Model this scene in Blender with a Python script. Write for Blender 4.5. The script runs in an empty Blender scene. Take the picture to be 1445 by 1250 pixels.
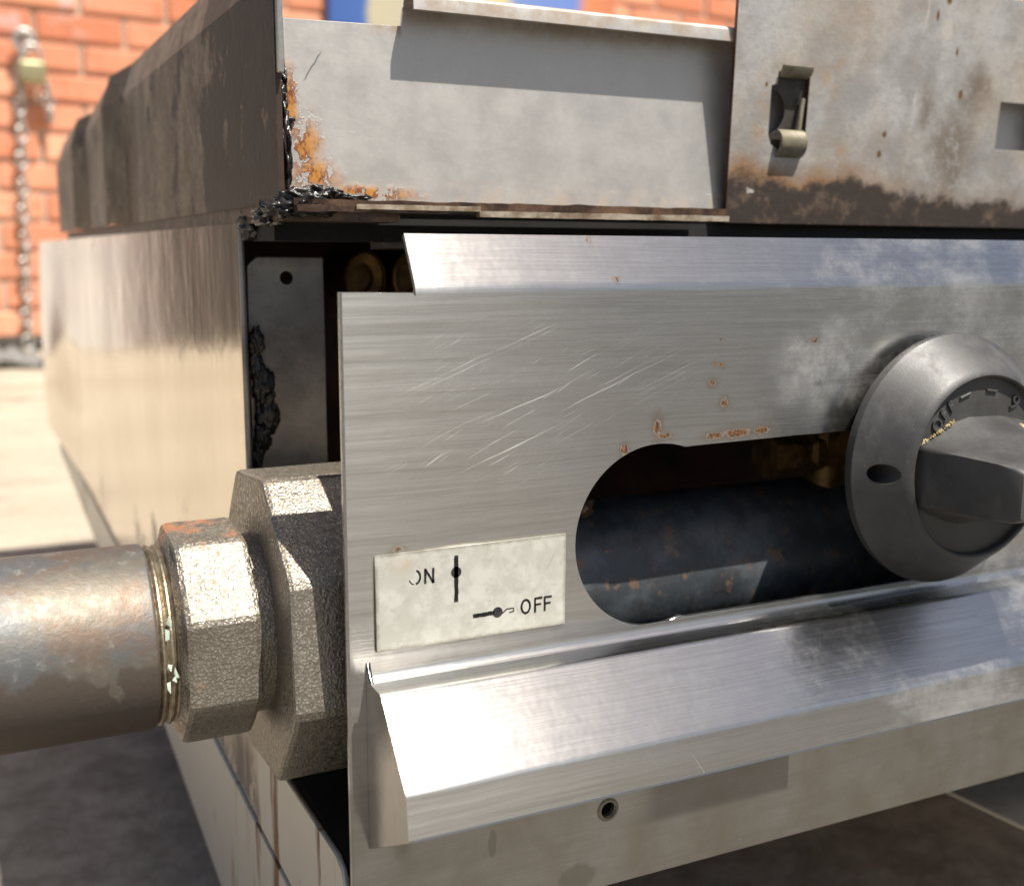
import bpy, bmesh, math, random
from mathutils import Vector, Matrix, noise as mnoise
random.seed(7)
R = math.radians
sc = bpy.context.scene
col = sc.collection

# ------------------------------------------------------------------ camera
CAM = Vector((-0.0669, -0.224, 0.255))
yaw, pitch, roll = R(25.408), R(9.636), R(0.197)
fw = Vector((math.sin(yaw)*math.cos(pitch), math.cos(yaw)*math.cos(pitch), -math.sin(pitch)))
rt = Vector((math.cos(yaw), -math.sin(yaw), 0)); up = rt.cross(fw)
rt2 = rt*math.cos(roll) + up*math.sin(roll); up2 = rt2.cross(fw)
cd = bpy.data.cameras.new('camera'); cam = bpy.data.objects.new('camera', cd); col.objects.link(cam)
cam.matrix_world = Matrix(((rt2.x, up2.x, -fw.x, CAM.x), (rt2.y, up2.y, -fw.y, CAM.y), (rt2.z, up2.z, -fw.z, CAM.z), (0, 0, 0, 1)))
cd.sensor_width = 36; cd.lens = 36*1572.84/1445; cd.clip_start = .01; cd.clip_end = 200
cd.dof.use_dof = True; cd.dof.focus_distance = .262; cd.dof.aperture_fstop = 15.0
sc.camera = cam

# ------------------------------------------------------------------ light
L = Vector((.205, -.412, .888)).normalized()
w = bpy.data.worlds.new('World'); sc.world = w; w.use_nodes = True
nt = w.node_tree; bg = nt.nodes['Background']
sky = nt.nodes.new('ShaderNodeTexSky'); sky.sky_type = 'NISHITA'; sky.sun_disc = False; sky.dust_density = 2.6; sky.ozone_density = 1.0
sky.sun_elevation = math.asin(L.z); sky.sun_rotation = math.atan2(L.x, L.y)
nt.links.new(sky.outputs[0], bg.inputs[0]); bg.inputs[1].default_value = .055
sd = bpy.data.lights.new('sun', 'SUN'); sd.energy = 5.0; sd.angle = R(.53); sd.color = (1, .95, .87)
sun = bpy.data.objects.new('sun', sd); col.objects.link(sun); sun.rotation_euler = L.to_track_quat('Z', 'Y').to_euler()
sun.location = (1, -2, 4)
vs = sc.view_settings; vs.view_transform = 'Standard'; vs.look = 'None'; vs.gamma = 1; vs.exposure = .75; vs.use_curve_mapping = False
sc.cycles.max_bounces = 8

# ------------------------------------------------------------------ node helper
class G:
    def __init__(s, name):
        s.m = bpy.data.materials.new(name); s.m.use_nodes = True; s.t = s.m.node_tree
        s.b = s.t.nodes['Principled BSDF']; s._p = None; s._nc = {}
    def nd(s, t, **k):
        n = s.t.nodes.new(t)
        for a, v in k.items(): setattr(n, a, v)
        return n
    def lk(s, i, v):
        if isinstance(v, bpy.types.NodeSocket): s.t.links.new(v, i)
        elif isinstance(v, (tuple, list)) and i.type == 'RGBA' and len(v) == 3: i.default_value = (*v, 1)
        else: i.default_value = v
    def pos(s):
        if s._p is None: s._p = s.nd('ShaderNodeNewGeometry').outputs['Position']
        return s._p
    def vm(s, op, a, b):
        n = s.nd('ShaderNodeVectorMath', operation=op); s.lk(n.inputs[0], a); s.lk(n.inputs[1], b); return n.outputs[0]
    def vlen(s, a):
        n = s.nd('ShaderNodeVectorMath', operation='LENGTH'); s.lk(n.inputs[0], a); return n.outputs['Value']
    def ma(s, op, a, b=0.0, c=None, clamp=False):
        n = s.nd('ShaderNodeMath', operation=op, use_clamp=clamp); s.lk(n.inputs[0], a); s.lk(n.inputs[1], b)
        if c is not None: s.lk(n.inputs[2], c)
        return n.outputs[0]
    def rot(s, v, e):
        n = s.nd('ShaderNodeMapping'); s.lk(n.inputs[0], v); n.inputs['Rotation'].default_value = e; return n.outputs[0]
    def noise(s, scale, det=4, rough=.55, v=None, off=(0, 0, 0), color=False, dist=0.0):
        v = v or s.pos()
        if not isinstance(scale, tuple): scale = (scale,)*3
        v = s.vm('MULTIPLY', v, scale)
        if off != (0, 0, 0): v = s.vm('ADD', v, off)
        n = s.nd('ShaderNodeTexNoise'); s.lk(n.inputs['Vector'], v); n.inputs['Scale'].default_value = 1
        n.inputs['Detail'].default_value = det; n.inputs['Roughness'].default_value = rough; n.inputs['Distortion'].default_value = dist
        return n.outputs['Color' if color else 0]
    def vor(s, scale, feature='F1', v=None):
        v = v or s.pos()
        if not isinstance(scale, tuple): scale = (scale,)*3
        n = s.nd('ShaderNodeTexVoronoi', feature=feature); s.lk(n.inputs['Vector'], s.vm('MULTIPLY', v, scale)); n.inputs['Scale'].default_value = 1
        return n.outputs['Distance']
    def ss(s, f, lo, hi, a=0.0, b=1.0):
        n = s.nd('ShaderNodeMapRange', interpolation_type='SMOOTHSTEP', clamp=True)
        s.lk(n.inputs[0], f)
        for i, v in zip((1, 2, 3, 4), (lo, hi, a, b)): s.lk(n.inputs[i], v)
        return n.outputs[0]
    def mr(s, f, lo, hi, a=0.0, b=1.0):
        n = s.nd('ShaderNodeMapRange', clamp=True); s.lk(n.inputs[0], f)
        for i, v in zip((1, 2, 3, 4), (lo, hi, a, b)): s.lk(n.inputs[i], v)
        return n.outputs[0]
    def mx(s, f, a, b):
        n = s.nd('ShaderNodeMix', data_type='RGBA'); s.lk(n.inputs['Factor'], f); s.lk(n.inputs['A'], a) if False else None
        s.lk(n.inputs[6], a); s.lk(n.inputs[7], b); return n.outputs[2]
    def mf(s, f, a, b):
        n = s.nd('ShaderNodeMix', data_type='FLOAT'); s.lk(n.inputs[0], f); s.lk(n.inputs[2], a); s.lk(n.inputs[3], b); return n.outputs[0]
    def xyz(s, v=None):
        n = s.nd('ShaderNodeSeparateXYZ'); s.lk(n.inputs[0], v or s.pos()); return n.outputs
    def spot(s, c, r, amp=.004, nscale=300, edge=.55):
        """ragged-edged blotch round c with radii r"""
        key = (nscale, amp)
        if key not in s._nc:
            nv = s.noise(nscale, 3, .6, color=True)
            s._nc[key] = s.vm('ADD', s.pos(), s.vm('MULTIPLY', s.vm('SUBTRACT', nv, (.5, .5, .5)), (amp,)*3))
        p = s.vm('DIVIDE', s.vm('SUBTRACT', s._nc[key], c), r)
        return s.ss(s.vlen(p), 1.0, edge)
    def mxs(s, *ms):
        o = ms[0]
        for m in ms[1:]: o = s.ma('MAXIMUM', o, m)
        return o
    def bump(s, h, strength=.5, dist=.0003, prev=None):
        n = s.nd('ShaderNodeBump'); n.inputs['Strength'].default_value = strength; n.inputs['Distance'].default_value = dist
        s.lk(n.inputs['Height'], h)
        if prev is not None: s.lk(n.inputs['Normal'], prev)
        return n.outputs[0]
    def done(s, colr=None, rough=None, metal=None, nrm=None, **k):
        b = s.b.inputs
        if colr is not None: s.lk(b['Base Color'], colr)
        if rough is not None: s.lk(b['Roughness'], rough)
        if metal is not None: s.lk(b['Metallic'], metal)
        if nrm is not None: s.lk(b['Normal'], nrm)
        for a, v in k.items(): s.lk(b[a.replace('_', ' ')], v)
        return s.m

# ------------------------------------------------------------------ mesh helpers
def link(name, me, mat, parent=None, smooth=None):
    o = bpy.data.objects.new(name, me); col.objects.link(o)
    if mat is not None and not me.materials: me.materials.append(mat)
    if smooth is not None:
        for p in me.polygons: p.use_smooth = True
        me.set_sharp_from_angle(angle=R(smooth))
    if parent is not None:
        o.parent = parent; o.matrix_parent_inverse = parent_inv(parent)
    return o
def parent_inv(p):
    m = Matrix.Identity(4); q = p
    while q is not None:
        m = Matrix.Translation(q.location) @ q.rotation_euler.to_matrix().to_4x4() @ m if False else m
        q = q.parent
    return world_of(p).inverted()
def world_of(o):
    m = o.matrix_basis.copy()
    if o.parent is not None: m = world_of(o.parent) @ o.matrix_parent_inverse @ m
    return m
def bmo(name, bm, mat, parent=None, smooth=None, norm=True):
    if norm: bmesh.ops.recalc_face_normals(bm, faces=bm.faces)
    me = bpy.data.meshes.new(name); bm.to_mesh(me); bm.free()
    return link(name, me, mat, parent, smooth)
def thing(name, label, cat, loc=(0, 0, 0), group=None):
    o = bpy.data.objects.new(name, None); col.objects.link(o); o.location = loc; o.empty_display_size = .02
    o['label'] = label; o['category'] = cat
    if group: o['group'] = group
    return o
def box(bm, a, b, bev=0.0, seg=1):
    a, b = Vector(a), Vector(b)
    m = Matrix.Translation((a+b)/2) @ Matrix.Diagonal((*(b-a), 1))
    r = bmesh.ops.create_cube(bm, size=1, matrix=m)
    if bev:
        es = list({e for v in r['verts'] for e in v.link_edges})
        bmesh.ops.bevel(bm, geom=es, offset=bev, segments=seg, profile=.5, affect='EDGES')
    return r
def sheet(outer, holes, t, M, bev=0.0, res=1):
    """flat plate with real holes; outline in 2D, thickness t along local z, placed by M"""
    cu = bpy.data.curves.new('c', 'CURVE'); cu.dimensions = '2D'; cu.fill_mode = 'BOTH'
    cu.extrude = t/2 - bev; cu.bevel_depth = bev; cu.bevel_resolution = res; cu.offset = -bev
    for pl in [outer]+list(holes):
        sp = cu.splines.new('POLY'); sp.points.add(len(pl)-1); sp.use_cyclic_u = True
        for p, q in zip(sp.points, pl): p.co = (q[0], q[1], 0, 1)
    o = bpy.data.objects.new('c', cu); col.objects.link(o)
    dg = bpy.context.evaluated_depsgraph_get(); dg.update()
    me = bpy.data.meshes.new_from_object(o.evaluated_get(dg)); me.transform(M)
    bpy.data.objects.remove(o); bpy.data.curves.remove(cu); me.materials.clear()
    bm = bmesh.new(); bm.from_mesh(me); bmesh.ops.remove_doubles(bm, verts=bm.verts, dist=1e-6)
    bmesh.ops.recalc_face_normals(bm, faces=bm.faces); bm.to_mesh(me); bm.free()
    return me
def XZ(y, t): return Matrix(((1, 0, 0, 0), (0, 0, 1, y+t/2), (0, 1, 0, 0), (0, 0, 0, 1)))   # 2D (x,z) -> plate whose front face is at y
def YZ(x, t): return Matrix(((0, 0, 1, x+t/2), (1, 0, 0, 0), (0, 1, 0, 0), (0, 0, 0, 1)))
def circ(cx, cy, r, n=32, a0=0, a1=360):
    k = n if a1-a0 == 360 else n+1
    return [(cx+r*math.cos(R(a0+(a1-a0)*i/n)), cy+r*math.sin(R(a0+(a1-a0)*i/n))) for i in range(k)]
def rounded(pl, rad, n=6):
    """round the inner corners of an open 2D polyline"""
    out = [Vector(pl[0])]
    for i in range(1, len(pl)-1):
        a, b, c = Vector(pl[i-1]), Vector(pl[i]), Vector(pl[i+1])
        r = rad[i-1] if isinstance(rad, (list, tuple)) else rad
        if r <= 0: out.append(b); continue
        u, v = (a-b).normalized(), (c-b).normalized(); ang = u.angle(v); d = r/math.tan(ang/2)
        p, q = b+u*d, b+v*d; cen = b+(u+v).normalized()*(r/math.sin(ang/2))
        a0 = (p-cen); a1 = (q-cen); tot = a0.angle_signed(a1)
        for k in range(n+1):
            t = -tot*k/n; x, y = a0
            out.append(cen+Vector((x*math.cos(t)-y*math.sin(t), x*math.sin(t)+y*math.cos(t))))
    out.append(Vector(pl[-1])); return out
def sweepX(name, prof, t, x0, x1, mat, parent, side=1, smooth=35, nx=1):
    """bent sheet: (y,z) profile with thickness t, run from x0 to x1"""
    n = len(prof); off = []
    for i, p in enumerate(prof):
        d = (prof[min(i+1, n-1)]-prof[max(i-1, 0)]).normalized(); off.append(p+Vector((-d.y, d.x))*t*side)
    ring = list(prof)+off[::-1]; m = len(ring); bm = bmesh.new(); rows = []
    for k in range(nx+1):
        x = x0+(x1-x0)*k/nx; rows.append([bm.verts.new((x, p.x, p.y)) for p in ring])
    for k in range(nx):
        for i in range(m):
            j = (i+1) % m; bm.faces.new((rows[k][i], rows[k][j], rows[k+1][j], rows[k+1][i]))
    for r_ in (rows[0], rows[-1]):
        for i in range(n-1): bm.faces.new((r_[i], r_[i+1], r_[m-2-i], r_[m-1-i]))
    return bmo(name, bm, mat, parent, smooth)
def lathe(bm, prof, M, n=48):
    """(r, h) profile turned about local z; closed on the axis when r = 0"""
    rings = []
    for r, h in prof:
        if r <= 1e-9: rings.append([bm.verts.new(M @ Vector((0, 0, h)))])
        else: rings.append([bm.verts.new(M @ Vector((r*math.cos(2*math.pi*i/n), r*math.sin(2*math.pi*i/n), h))) for i in range(n)])
    for a, b in zip(rings, rings[1:]):
        for i in range(n):
            j = (i+1) % n
            if len(a) == 1 and len(b) == 1: continue
            if len(a) == 1: bm.faces.new((a[0], b[i], b[j]))
            elif len(b) == 1: bm.faces.new((a[i], a[j], b[0]))
            else: bm.faces.new((a[i], a[j], b[j], b[i]))
AX = lambda x, y, z: Matrix.Translation((x, y, z)) @ Matrix.Rotation(R(90), 4, 'Y')      # lathe axis along +X
AYm = lambda x, y, z: Matrix.Translation((x, y, z)) @ Matrix.Rotation(R(90), 4, 'X')     # lathe axis along -Y
def tube(bm, pts, r, n=8, closed=False):
    pts = [Vector(p) for p in pts]; m = len(pts); rings = []
    for i, p in enumerate(pts):
        d = (pts[(i+1) % m]-pts[i-1]) if closed else (pts[min(i+1, m-1)]-pts[max(i-1, 0)])
        d.normalize(); u = d.orthogonal() if abs(d.z) > .9 else d.cross(Vector((0, 0, 1))); u.normalize(); v = d.cross(u)
        rings.append([bm.verts.new(p+(u*math.cos(2*math.pi*k/n)+v*math.sin(2*math.pi*k/n))*r) for k in range(n)])
    rng = range(m) if closed else range(m-1)
    for i in rng:
        a, b = rings[i], rings[(i+1) % m]
        for k in range(n): bm.faces.new((a[k], a[(k+1) % n], b[(k+1) % n], b[k]))
    if not closed: bm.faces.new(rings[0][::-1]); bm.faces.new(rings[-1])
def lump(bm, c, s, amp=.35, fr=3.0, sub=3, seed=0.0):
    r = bmesh.ops.create_icosphere(bm, subdivisions=sub, radius=1)
    for v in r['verts']:
        d = v.co.normalized(); k = 1+amp*mnoise.fractal(d*fr+Vector((seed, seed*1.7, -seed)), 1.0, 2.0, 4)
        v.co = Vector(c)+Vector((d.x*s[0], d.y*s[1], d.z*s[2]))*k

# ------------------------------------------------------------------ materials
def m_brushed():
    g = G('brushed_stainless'); X, Y, Z = g.xyz()
    wv = g.vm('ADD', g.pos(), g.vm('MULTIPLY', g.noise(18, 3, color=True), (0, .0022, .0022))); br = g.noise((34, 2100, 2100), 3, .65, v=wv); br2 = g.noise((9, 520, 520), 4, .65, off=(3, 1, 7), v=wv)
    big = g.noise(22, 5, .6); med = g.noise(130, 5, .65)
    # hazy grease film, mostly towards the right end
    haze = g.ma('MULTIPLY', g.ss(g.ma('ADD', g.noise((30, 30, 42), 7, .74), g.mr(X, .06, .16, -.20, .05)), .44, .76), .55)
    haze2 = g.ma('MULTIPLY', g.ss(g.noise((260, 420, 420), 5, .7), .46, .8), g.ss(X, .07, .11))
    haze = g.ma('MULTIPLY', g.mxs(haze, g.ma('MULTIPLY', haze2, .08), g.ma('MULTIPLY', g.spot((.127, 0, .228), (.022, 9, .015), .02, 70, 0), g.mr(g.noise(150, 6, .75), .35, .65, .05, .8))), .8)
    # swirl of fine wipe scratches
    v = g.rot(g.pos(), (0, R(21), 0)); wob = g.noise(28, 2, color=True)
    v = g.vm('ADD', v, g.vm('MULTIPLY', wob, (.004,)*3))
    sc1 = g.ss(g.noise((15, 1, 1700), 2, .6, v=v), .60, .67); sc1b = g.ss(g.noise((50, 1, 2300), 2, .6, v=g.rot(v, (0, R(5), 0)), off=(9, 2, 4)), .63, .69)
    reg = g.mxs(g.spot((.050, 0, .227), (.052, 9, .017), .03, 60, 0), g.spot((.034, 0, .213), (.034, 9, .010), .02, 60, 0))
    scr = g.ma('MULTIPLY', g.mxs(sc1, sc1b), reg)
    v3 = g.rot(g.pos(), (0, R(-58), 0)); sc3 = g.ss(g.noise((20, 60, 1500), 2, .5, v=v3, off=(4, 4, 1)), .70, .76)
    scr = g.mxs(scr, g.ma('MULTIPLY', sc3, g.ma('MULTIPLY', g.ss(g.noise(30, 2), .52, .7), .6)))
    # rust specks
    rs = [((.0974, 0, .219), (.0013, 9, .0012)), ((.0962, 0, .2283), (.0007, 9, .0007)), ((.0941, 0, .2289), (.0005, 9, .0005)), ((.0936, 0, .2241), (.0012, 9, .0009)),
          ((.0958, 0, .2345), (.0005, 9, .0005)), ((.0782, 0, .2140), (.0012, 9, .0024)), ((.0802, 0, .2118), (.0022, 9, .0006)), ((.0690, 0, .2090), (.0010, 9, .0016)), ((.1016, 0, .2112), (.0045, 9, .0012)), ((.1093, 0, .2113), (.0028, 9, .001)),
          ((.095, 0, .2108), (.003, 9, .0009)), ((.0621, 0, .2582), (.0006, 9, .0007)), ((.0665, 0, .2492), (.0008, 9, .0006)), ((.125, 0, .2335), (.0012, 9, .0007)), ((.012, 0, .1912), (.0014, 9, .0007))]
    rust = g.mxs(*[g.spot(c, r, .0030, 700, .55) for c, r in rs])
    base = g.mx(big, (.49, .48, .46), (.58, .57, .55)); base = g.mx(g.ma('MULTIPLY', g.ss(br, .32, .7), .62), base, (.40, .385, .365)); base = g.mx(g.ma('MULTIPLY', g.ss(br2, .4, .7), .25), base, (.36, .345, .325))
    base = g.mx(g.ma('MULTIPLY', scr, .7), base, (.95, .94, .90)); base = g.mx(g.ma('MULTIPLY', haze, .7), base, (.50, .485, .46)); low = g.ma('MULTIPLY', g.ss(Z, .139, .136), g.ss(Y, -.01, -.004)); base = g.mx(g.ma('MULTIPLY', low, g.mr(g.noise(55, 5, .65), .35, .65, .35, .8)), base, (.30, .265, .20)); pat = g.ma('MULTIPLY', low, g.ma('MULTIPLY', g.ss(X, .1232, .1228), g.ma('MULTIPLY', g.ss(X, .074, .082), g.ma('MULTIPLY', g.ss(Z, .1105, .113), g.ss(g.noise(25, 3), .2, .4))))); base = g.mx(g.ma('MULTIPLY', pat, .6), base, (.15, .145, .135)); dr = g.ma('MULTIPLY', g.mxs(g.spot((.0347, 0, .1165), (.0012, 9, .004), .001, 300, .8), g.spot((.058, 0, .102), (.006, 9, .004), .003, 300, .7), g.spot((.012, 0, .122), (.003, 9, .006), .004, 300, .2)), .5); base = g.mx(dr, base, (.20, .18, .145))  # lower panel: dark reflection and its sharp edge painted in, plus real stains
    halo = g.ma('MULTIPLY', g.mxs(*[g.spot(c, (r[0]*2.4, 9, r[2]*2.6), .0030, 700, 0) for c, r in rs]), .5); base = g.mx(halo, base, (.27, .17, .07)); base = g.mx(rust, base, g.mx(g.ss(g.noise(1300, 3), .35, .65), (.030, .010, .004), (.17, .075, .02)))
    ro = g.ma('ADD', g.mr(br2, .3, .7, .20, .27), g.ma('MULTIPLY', haze, .22)); ro = g.mf(scr, ro, .35); ro = g.mf(rust, ro, .6)
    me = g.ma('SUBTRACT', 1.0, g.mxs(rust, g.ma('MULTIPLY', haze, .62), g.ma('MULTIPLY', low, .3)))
    n = g.bump(br, .22, .00015); n = g.bump(br2, .12, .0004, n); n = g.bump(scr, -.5, .0003, n); n = g.bump(big, .16, .0014, n)
    cb = g.nd('ShaderNodeCombineXYZ'); cb.inputs[0].default_value = 1; cb.inputs[1].default_value = .12; cb.inputs[2].default_value = .05; tg = cb.outputs[0]      # brushing runs along x
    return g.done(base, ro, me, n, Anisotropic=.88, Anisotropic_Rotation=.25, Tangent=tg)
def m_galv():
    g = G('dull_steel_plate'); X, Y, Z = g.xyz()
    cl = g.noise(90, 5, .6); fine = g.noise(700, 4, .65); cell = g.vor(260); strk = g.noise((8, 8, 1), 3, .6, v=g.vm('MULTIPLY', g.pos(), (30, 30, 6)))
    base = g.mx(g.ss(cl, .35, .65), (.505, .480, .445), (.545, .52, .485)); base = g.mx(g.ma('MULTIPLY', g.ss(fine, .5, .7), .2), base, (.62, .61, .59))
    # rust creeping from the greasy left corner, along the foot and under the top bend
    rn = g.noise((300, 300, 210), 6, .7); crack = g.ss(rn, .43, .50)
    reg = g.mxs(g.spot((.0085, .056, .2810), (.0075, 9, .012), .007, 160, .15), g.spot((.011, .056, .2740), (.010, 9, .007), .006, 160, .15),
                g.spot((.0056, .056, .291), (.003, 9, .014), .003, 160, .2), g.spot((.026, .056, .2700), (.018, 9, .0028), .003, 160, .2))
    r1 = g.ma('MULTIPLY', reg, g.ss(crack, .1, .6))
    top = g.ma('MULTIPLY', g.ss(Z, .3085, .317), g.ss(X, .030, .036)); tp2 = g.ma('MULTIPLY', g.ss(Z, .3075, .3115), g.ma('MULTIPLY', g.ss(X, .018, .032), g.ss(X, .0352, .034)))
    film = g.ma('MULTIPLY', g.mxs(g.ma('MULTIPLY', top, .85), tp2), g.ss(g.noise(120, 5, .65), .35, .62))
    foot = g.ma('MULTIPLY', g.ss(Z, .2755, .2685), g.ss(g.noise(150, 5, .7), .42, .62))
    base = g.mx(g.ma('MULTIPLY', foot, .55), base, (.30, .21, .12)); base = g.mx(g.ma('MULTIPLY', film, .75), base, (.26, .17, .09))
    base = g.mx(r1, base, g.mx(g.ss(g.ma('ADD', rn, g.ma('MULTIPLY', g.noise(700, 3), .15)), .55, .66), (.17, .045, .010), (.45, .205, .045)))
    # two dark scuffs and bright nicks
    v = g.rot(g.pos(), (0, R(-54), 0)); s1 = g.spot((.0115, .056, .3015), (.004, 9, .004), .001, 300, .5)
    line = g.ss(g.ma('ABSOLUTE', g.ma('ADD', g.ma('SUBTRACT', g.ma('MULTIPLY', g.ma('SUBTRACT', X, .0112), 1.55), g.ma('SUBTRACT', Z, .3003)), g.ma('MULTIPLY', g.ma('SUBTRACT', g.noise(500, 2), .5), .0012))), .0006, .0001)
    scuf = g.ma('MULTIPLY', line, g.spot((.0112, .056, .3003), (.0042, 9, .0055), .001, 300, .6))
    base = g.mx(g.ma('MULTIPLY', scuf, .8), base, (.12, .12, .125))
    nick = g.ma('MULTIPLY', g.ss(g.noise((120, 1, 1500), 2, .5, off=(5, 0, 3)), .74, .78), .8); base = g.mx(nick, base, (.85, .84, .82))
    me = g.mf(g.mxs(r1, film, foot), .68, .05)
    ro = g.ma('ADD', g.mr(cl, .3, .7, .38, .50), g.ma('MULTIPLY', fine, .06))
    n = g.bump(fine, .14, .0002); n = g.bump(cl, .10, .0008, n); n = g.bump(r1, .4, .0004, n)
    return g.done(base, ro, me, n)
def m_box():
    g = G('heat_stained_plate'); g._p = g.vm('ADD', g.vm('MULTIPLY', g.pos(), (.92362, 1, .92362)), (-.00511, 0, .01948)); X, Y, Z = g.xyz(); nx = g.nd('ShaderNodeNewGeometry').outputs['True Normal']
    cl = g.noise(75, 6, .65); fine = g.noise(520, 5, .7); big = g.noise(28, 4, .6, off=(1, 2, 3))
    base = g.mx(g.ss(cl, .35, .65), (.37, .355, .335), (.54, .525, .495)); base = g.mx(g.ma('MULTIPLY', g.ss(fine, .45, .68), .45), base, (.30, .29, .285))
    tan = g.ma('MULTIPLY', g.mxs(g.spot((.150, .03, .304), (.008, 9, .011), .008, 120, 0), g.spot((.155, .03, .282), (.02, 9, .009), .012, 100, 0), g.spot((.127, .03, .292), (.006, 9, .02), .008, 120, .1)), g.ss(g.noise(170, 5, .7), .36, .6))
    tan = g.mxs(tan, g.ma('MULTIPLY', g.ss(big, .42, .68), .6))
    base = g.mx(g.ma('MULTIPLY', tan, .8), base, (.33, .225, .135))
    drk = g.ma('MULTIPLY', g.mxs(g.spot((.1983, .03, .284), (.015, 9, .021), .014, 110, .2), g.spot((.203, .03, .304), (.010, 9, .012), .014, 110, .0), g.spot((.186, .03, .297), (.006, 9, .012), .01, 110, 0)), g.ss(g.noise(330, 6, .75), .32, .52))
    base = g.mx(g.ma('MULTIPLY', drk, .85), base, (.15, .115, .08))
    wob = g.ma('MULTIPLY', g.ma('SUBTRACT', g.noise(95, 5, .65), .5), .013)
    zz = g.ma('SUBTRACT', g.ma('ADD', Z, wob), g.mr(X, .118, .24, .0042, -.0015)); zz = g.ma('SUBTRACT', zz, g.ma('MULTIPLY', g.spot((.163, .03, .27), (.020, 9, .02), .004, 100, .2), .003))
    rb = g.ma('MULTIPLY', g.ss(zz, .2790, .2715), g.mr(X, .15, .185, 1, .35)); base = g.mx(rb, base, g.mx(fine, (.20, .105, .05), (.33, .20, .10)))
    burn = g.ss(g.ma('ADD', zz, g.ma('MULTIPLY', g.ma('SUBTRACT', fine, .5), .004)), .2735, .2695); base = g.mx(burn, base, g.mx(g.ss(g.noise(160, 5, .7), .5, .75), (.048, .035, .028), (.17, .115, .078)))
    hol = g.mxs(*[g.spot(c, r, .0012, 700, .4) for c, r in (((.1716, 0, .2892), (.0011, 9, .0013)), ((.1707, 0, .2836), (.0012, 9, .0014)), ((.128, 0, .3), (.0006, 9, .0008)), ((.1945, 0, .313), (.0006, 9, .0016)), ((.1985, 0, .3015), (.0012, 9, .002)), ((.185, 0, .322), (.0007, 9, .002)), ((.1885, 0, .3265), (.0012, 9, .0016)))])
    base = g.mx(hol, base, (.16, .085, .03))
    pal = g.spot((.1895, .03, .3185), (.0026, 9, .0034), .0012, 500, .6); base = g.mx(g.ma('MULTIPLY', pal, .6), base, (.62, .56, .48))
    wht = g.mxs(g.spot((.1265, .03, .2722), (.0017, 9, .0010), .0022, 700, .4), g.ma('MULTIPLY', g.ss(g.ma('ABSOLUTE', g.ma('SUBTRACT', X, .1812)), .0008, .0002), g.ma('MULTIPLY', g.ss(g.noise((300, 300, 110), 5, .7), .48, .66), g.ss(Z, .27, .28))))
    base = g.mx(g.ma('MULTIPLY', wht, .7), base, (.66, .63, .58))
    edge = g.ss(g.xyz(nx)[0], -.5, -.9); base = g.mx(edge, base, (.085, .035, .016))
    me = g.mf(g.mxs(tan, burn, drk, rb, edge), .45, .05)
    n = g.bump(fine, .35, .0003); n = g.bump(cl, .3, .0008, n); n = g.bump(burn, .3, .0004, n)
    return g.done(base, g.mr(fine, .3, .7, .45, .62), me, n)
def m_side():
    g = G('side_stainless'); X, Y, Z = g.xyz()
    br = g.noise((300, 300, 12), 3, .6); cl = g.noise(16, 4, .6); sm = g.noise((26, 26, 20), 7, .75); fine = g.noise(260, 5, .7)
    grime = g.ma('MULTIPLY', g.ss(g.ma('ADD', sm, g.mr(Z, .10, .2, .06, -.03)), .58, .72), .7)
    warm = g.ss(cl, .35, .65)
    base = g.mx(warm, (.62, .55, .46), (.70, .63, .54)); base = g.mx(g.ma('MULTIPLY', br, .06), base, (.40, .335, .26)); base = g.mx(grime, base, (.20, .17, .14))
    drip = g.ma('MULTIPLY', g.ss(g.noise((60, 60, 9), 4, .6, off=(2, 5, 1)), .64, .72), g.ss(Z, .14, .11)); base = g.mx(g.ma('MULTIPLY', drip, .8), base, (.22, .10, .04))
    me = g.ma('SUBTRACT', 1, g.mxs(g.ma('MULTIPLY', grime, .6), drip)); ro = g.ma('ADD', g.mr(br, .3, .7, .12, .20), g.ma('MULTIPLY', grime, .3))
    n = g.bump(cl, .12, .004); n = g.bump(fine, .05, .0003, n)
    return g.done(base, ro, me, n)
def m_burnt():
    g = G('grease_browned_steel'); X, Y, Z = g.xyz()
    cl = g.noise((34, 34, 30), 7, .7); st = g.noise((70, 70, 42), 7, .72); fine = g.noise(420, 5, .7)
    dark = g.ss(g.ma('ADD', cl, g.mr(Y, .05, .16, .16, -.05)), .50, .56)
    base = g.mx(g.ss(st, .4, .65), (.19, .135, .095), (.38, .30, .225)); base = g.mx(g.ma('MULTIPLY', g.ss(fine, .45, .7), .5), base, (.10, .075, .055)); base = g.mx(dark, base, g.mx(fine, (.028, .017, .012), (.085, .054, .037)))
    me = g.mf(dark, .75, .25); ro = g.mf(dark, g.mr(fine, .3, .7, .30, .45), .42)
    n = g.bump(fine, .25, .0003); n = g.bump(cl, .3, .0015, n)
    return g.done(base, ro, me, n)
def m_paint():
    g = G('white_paint_rusting'); X, Y, Z = g.xyz()
    fine = g.noise(300, 5, .7); cl = g.noise(30, 5, .65)
    drip = g.ss(g.noise((70, 70, 7), 5, .65, off=(0, 0, 4)), .58, .66); chip = g.ss(g.noise(90, 6, .7), .68, .72); streak = g.ma('MULTIPLY', g.ss(g.noise((150, 150, 10), 4, .6), .55, .75), .4)
    base = g.mx(cl, (.50, .47, .41), (.62, .59, .52)); base = g.mx(streak, base, (.36, .31, .24)); base = g.mx(drip, base, g.mx(fine, (.12, .055, .03), (.26, .13, .06))); base = g.mx(chip, base, (.07, .04, .03))
    n = g.bump(fine, .15, .0003); n = g.bump(g.mxs(drip, chip), -.4, .0005, n)
    return g.done(base, g.mf(drip, .35, .7), g.mf(drip, .25, 0.0), n)
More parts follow.
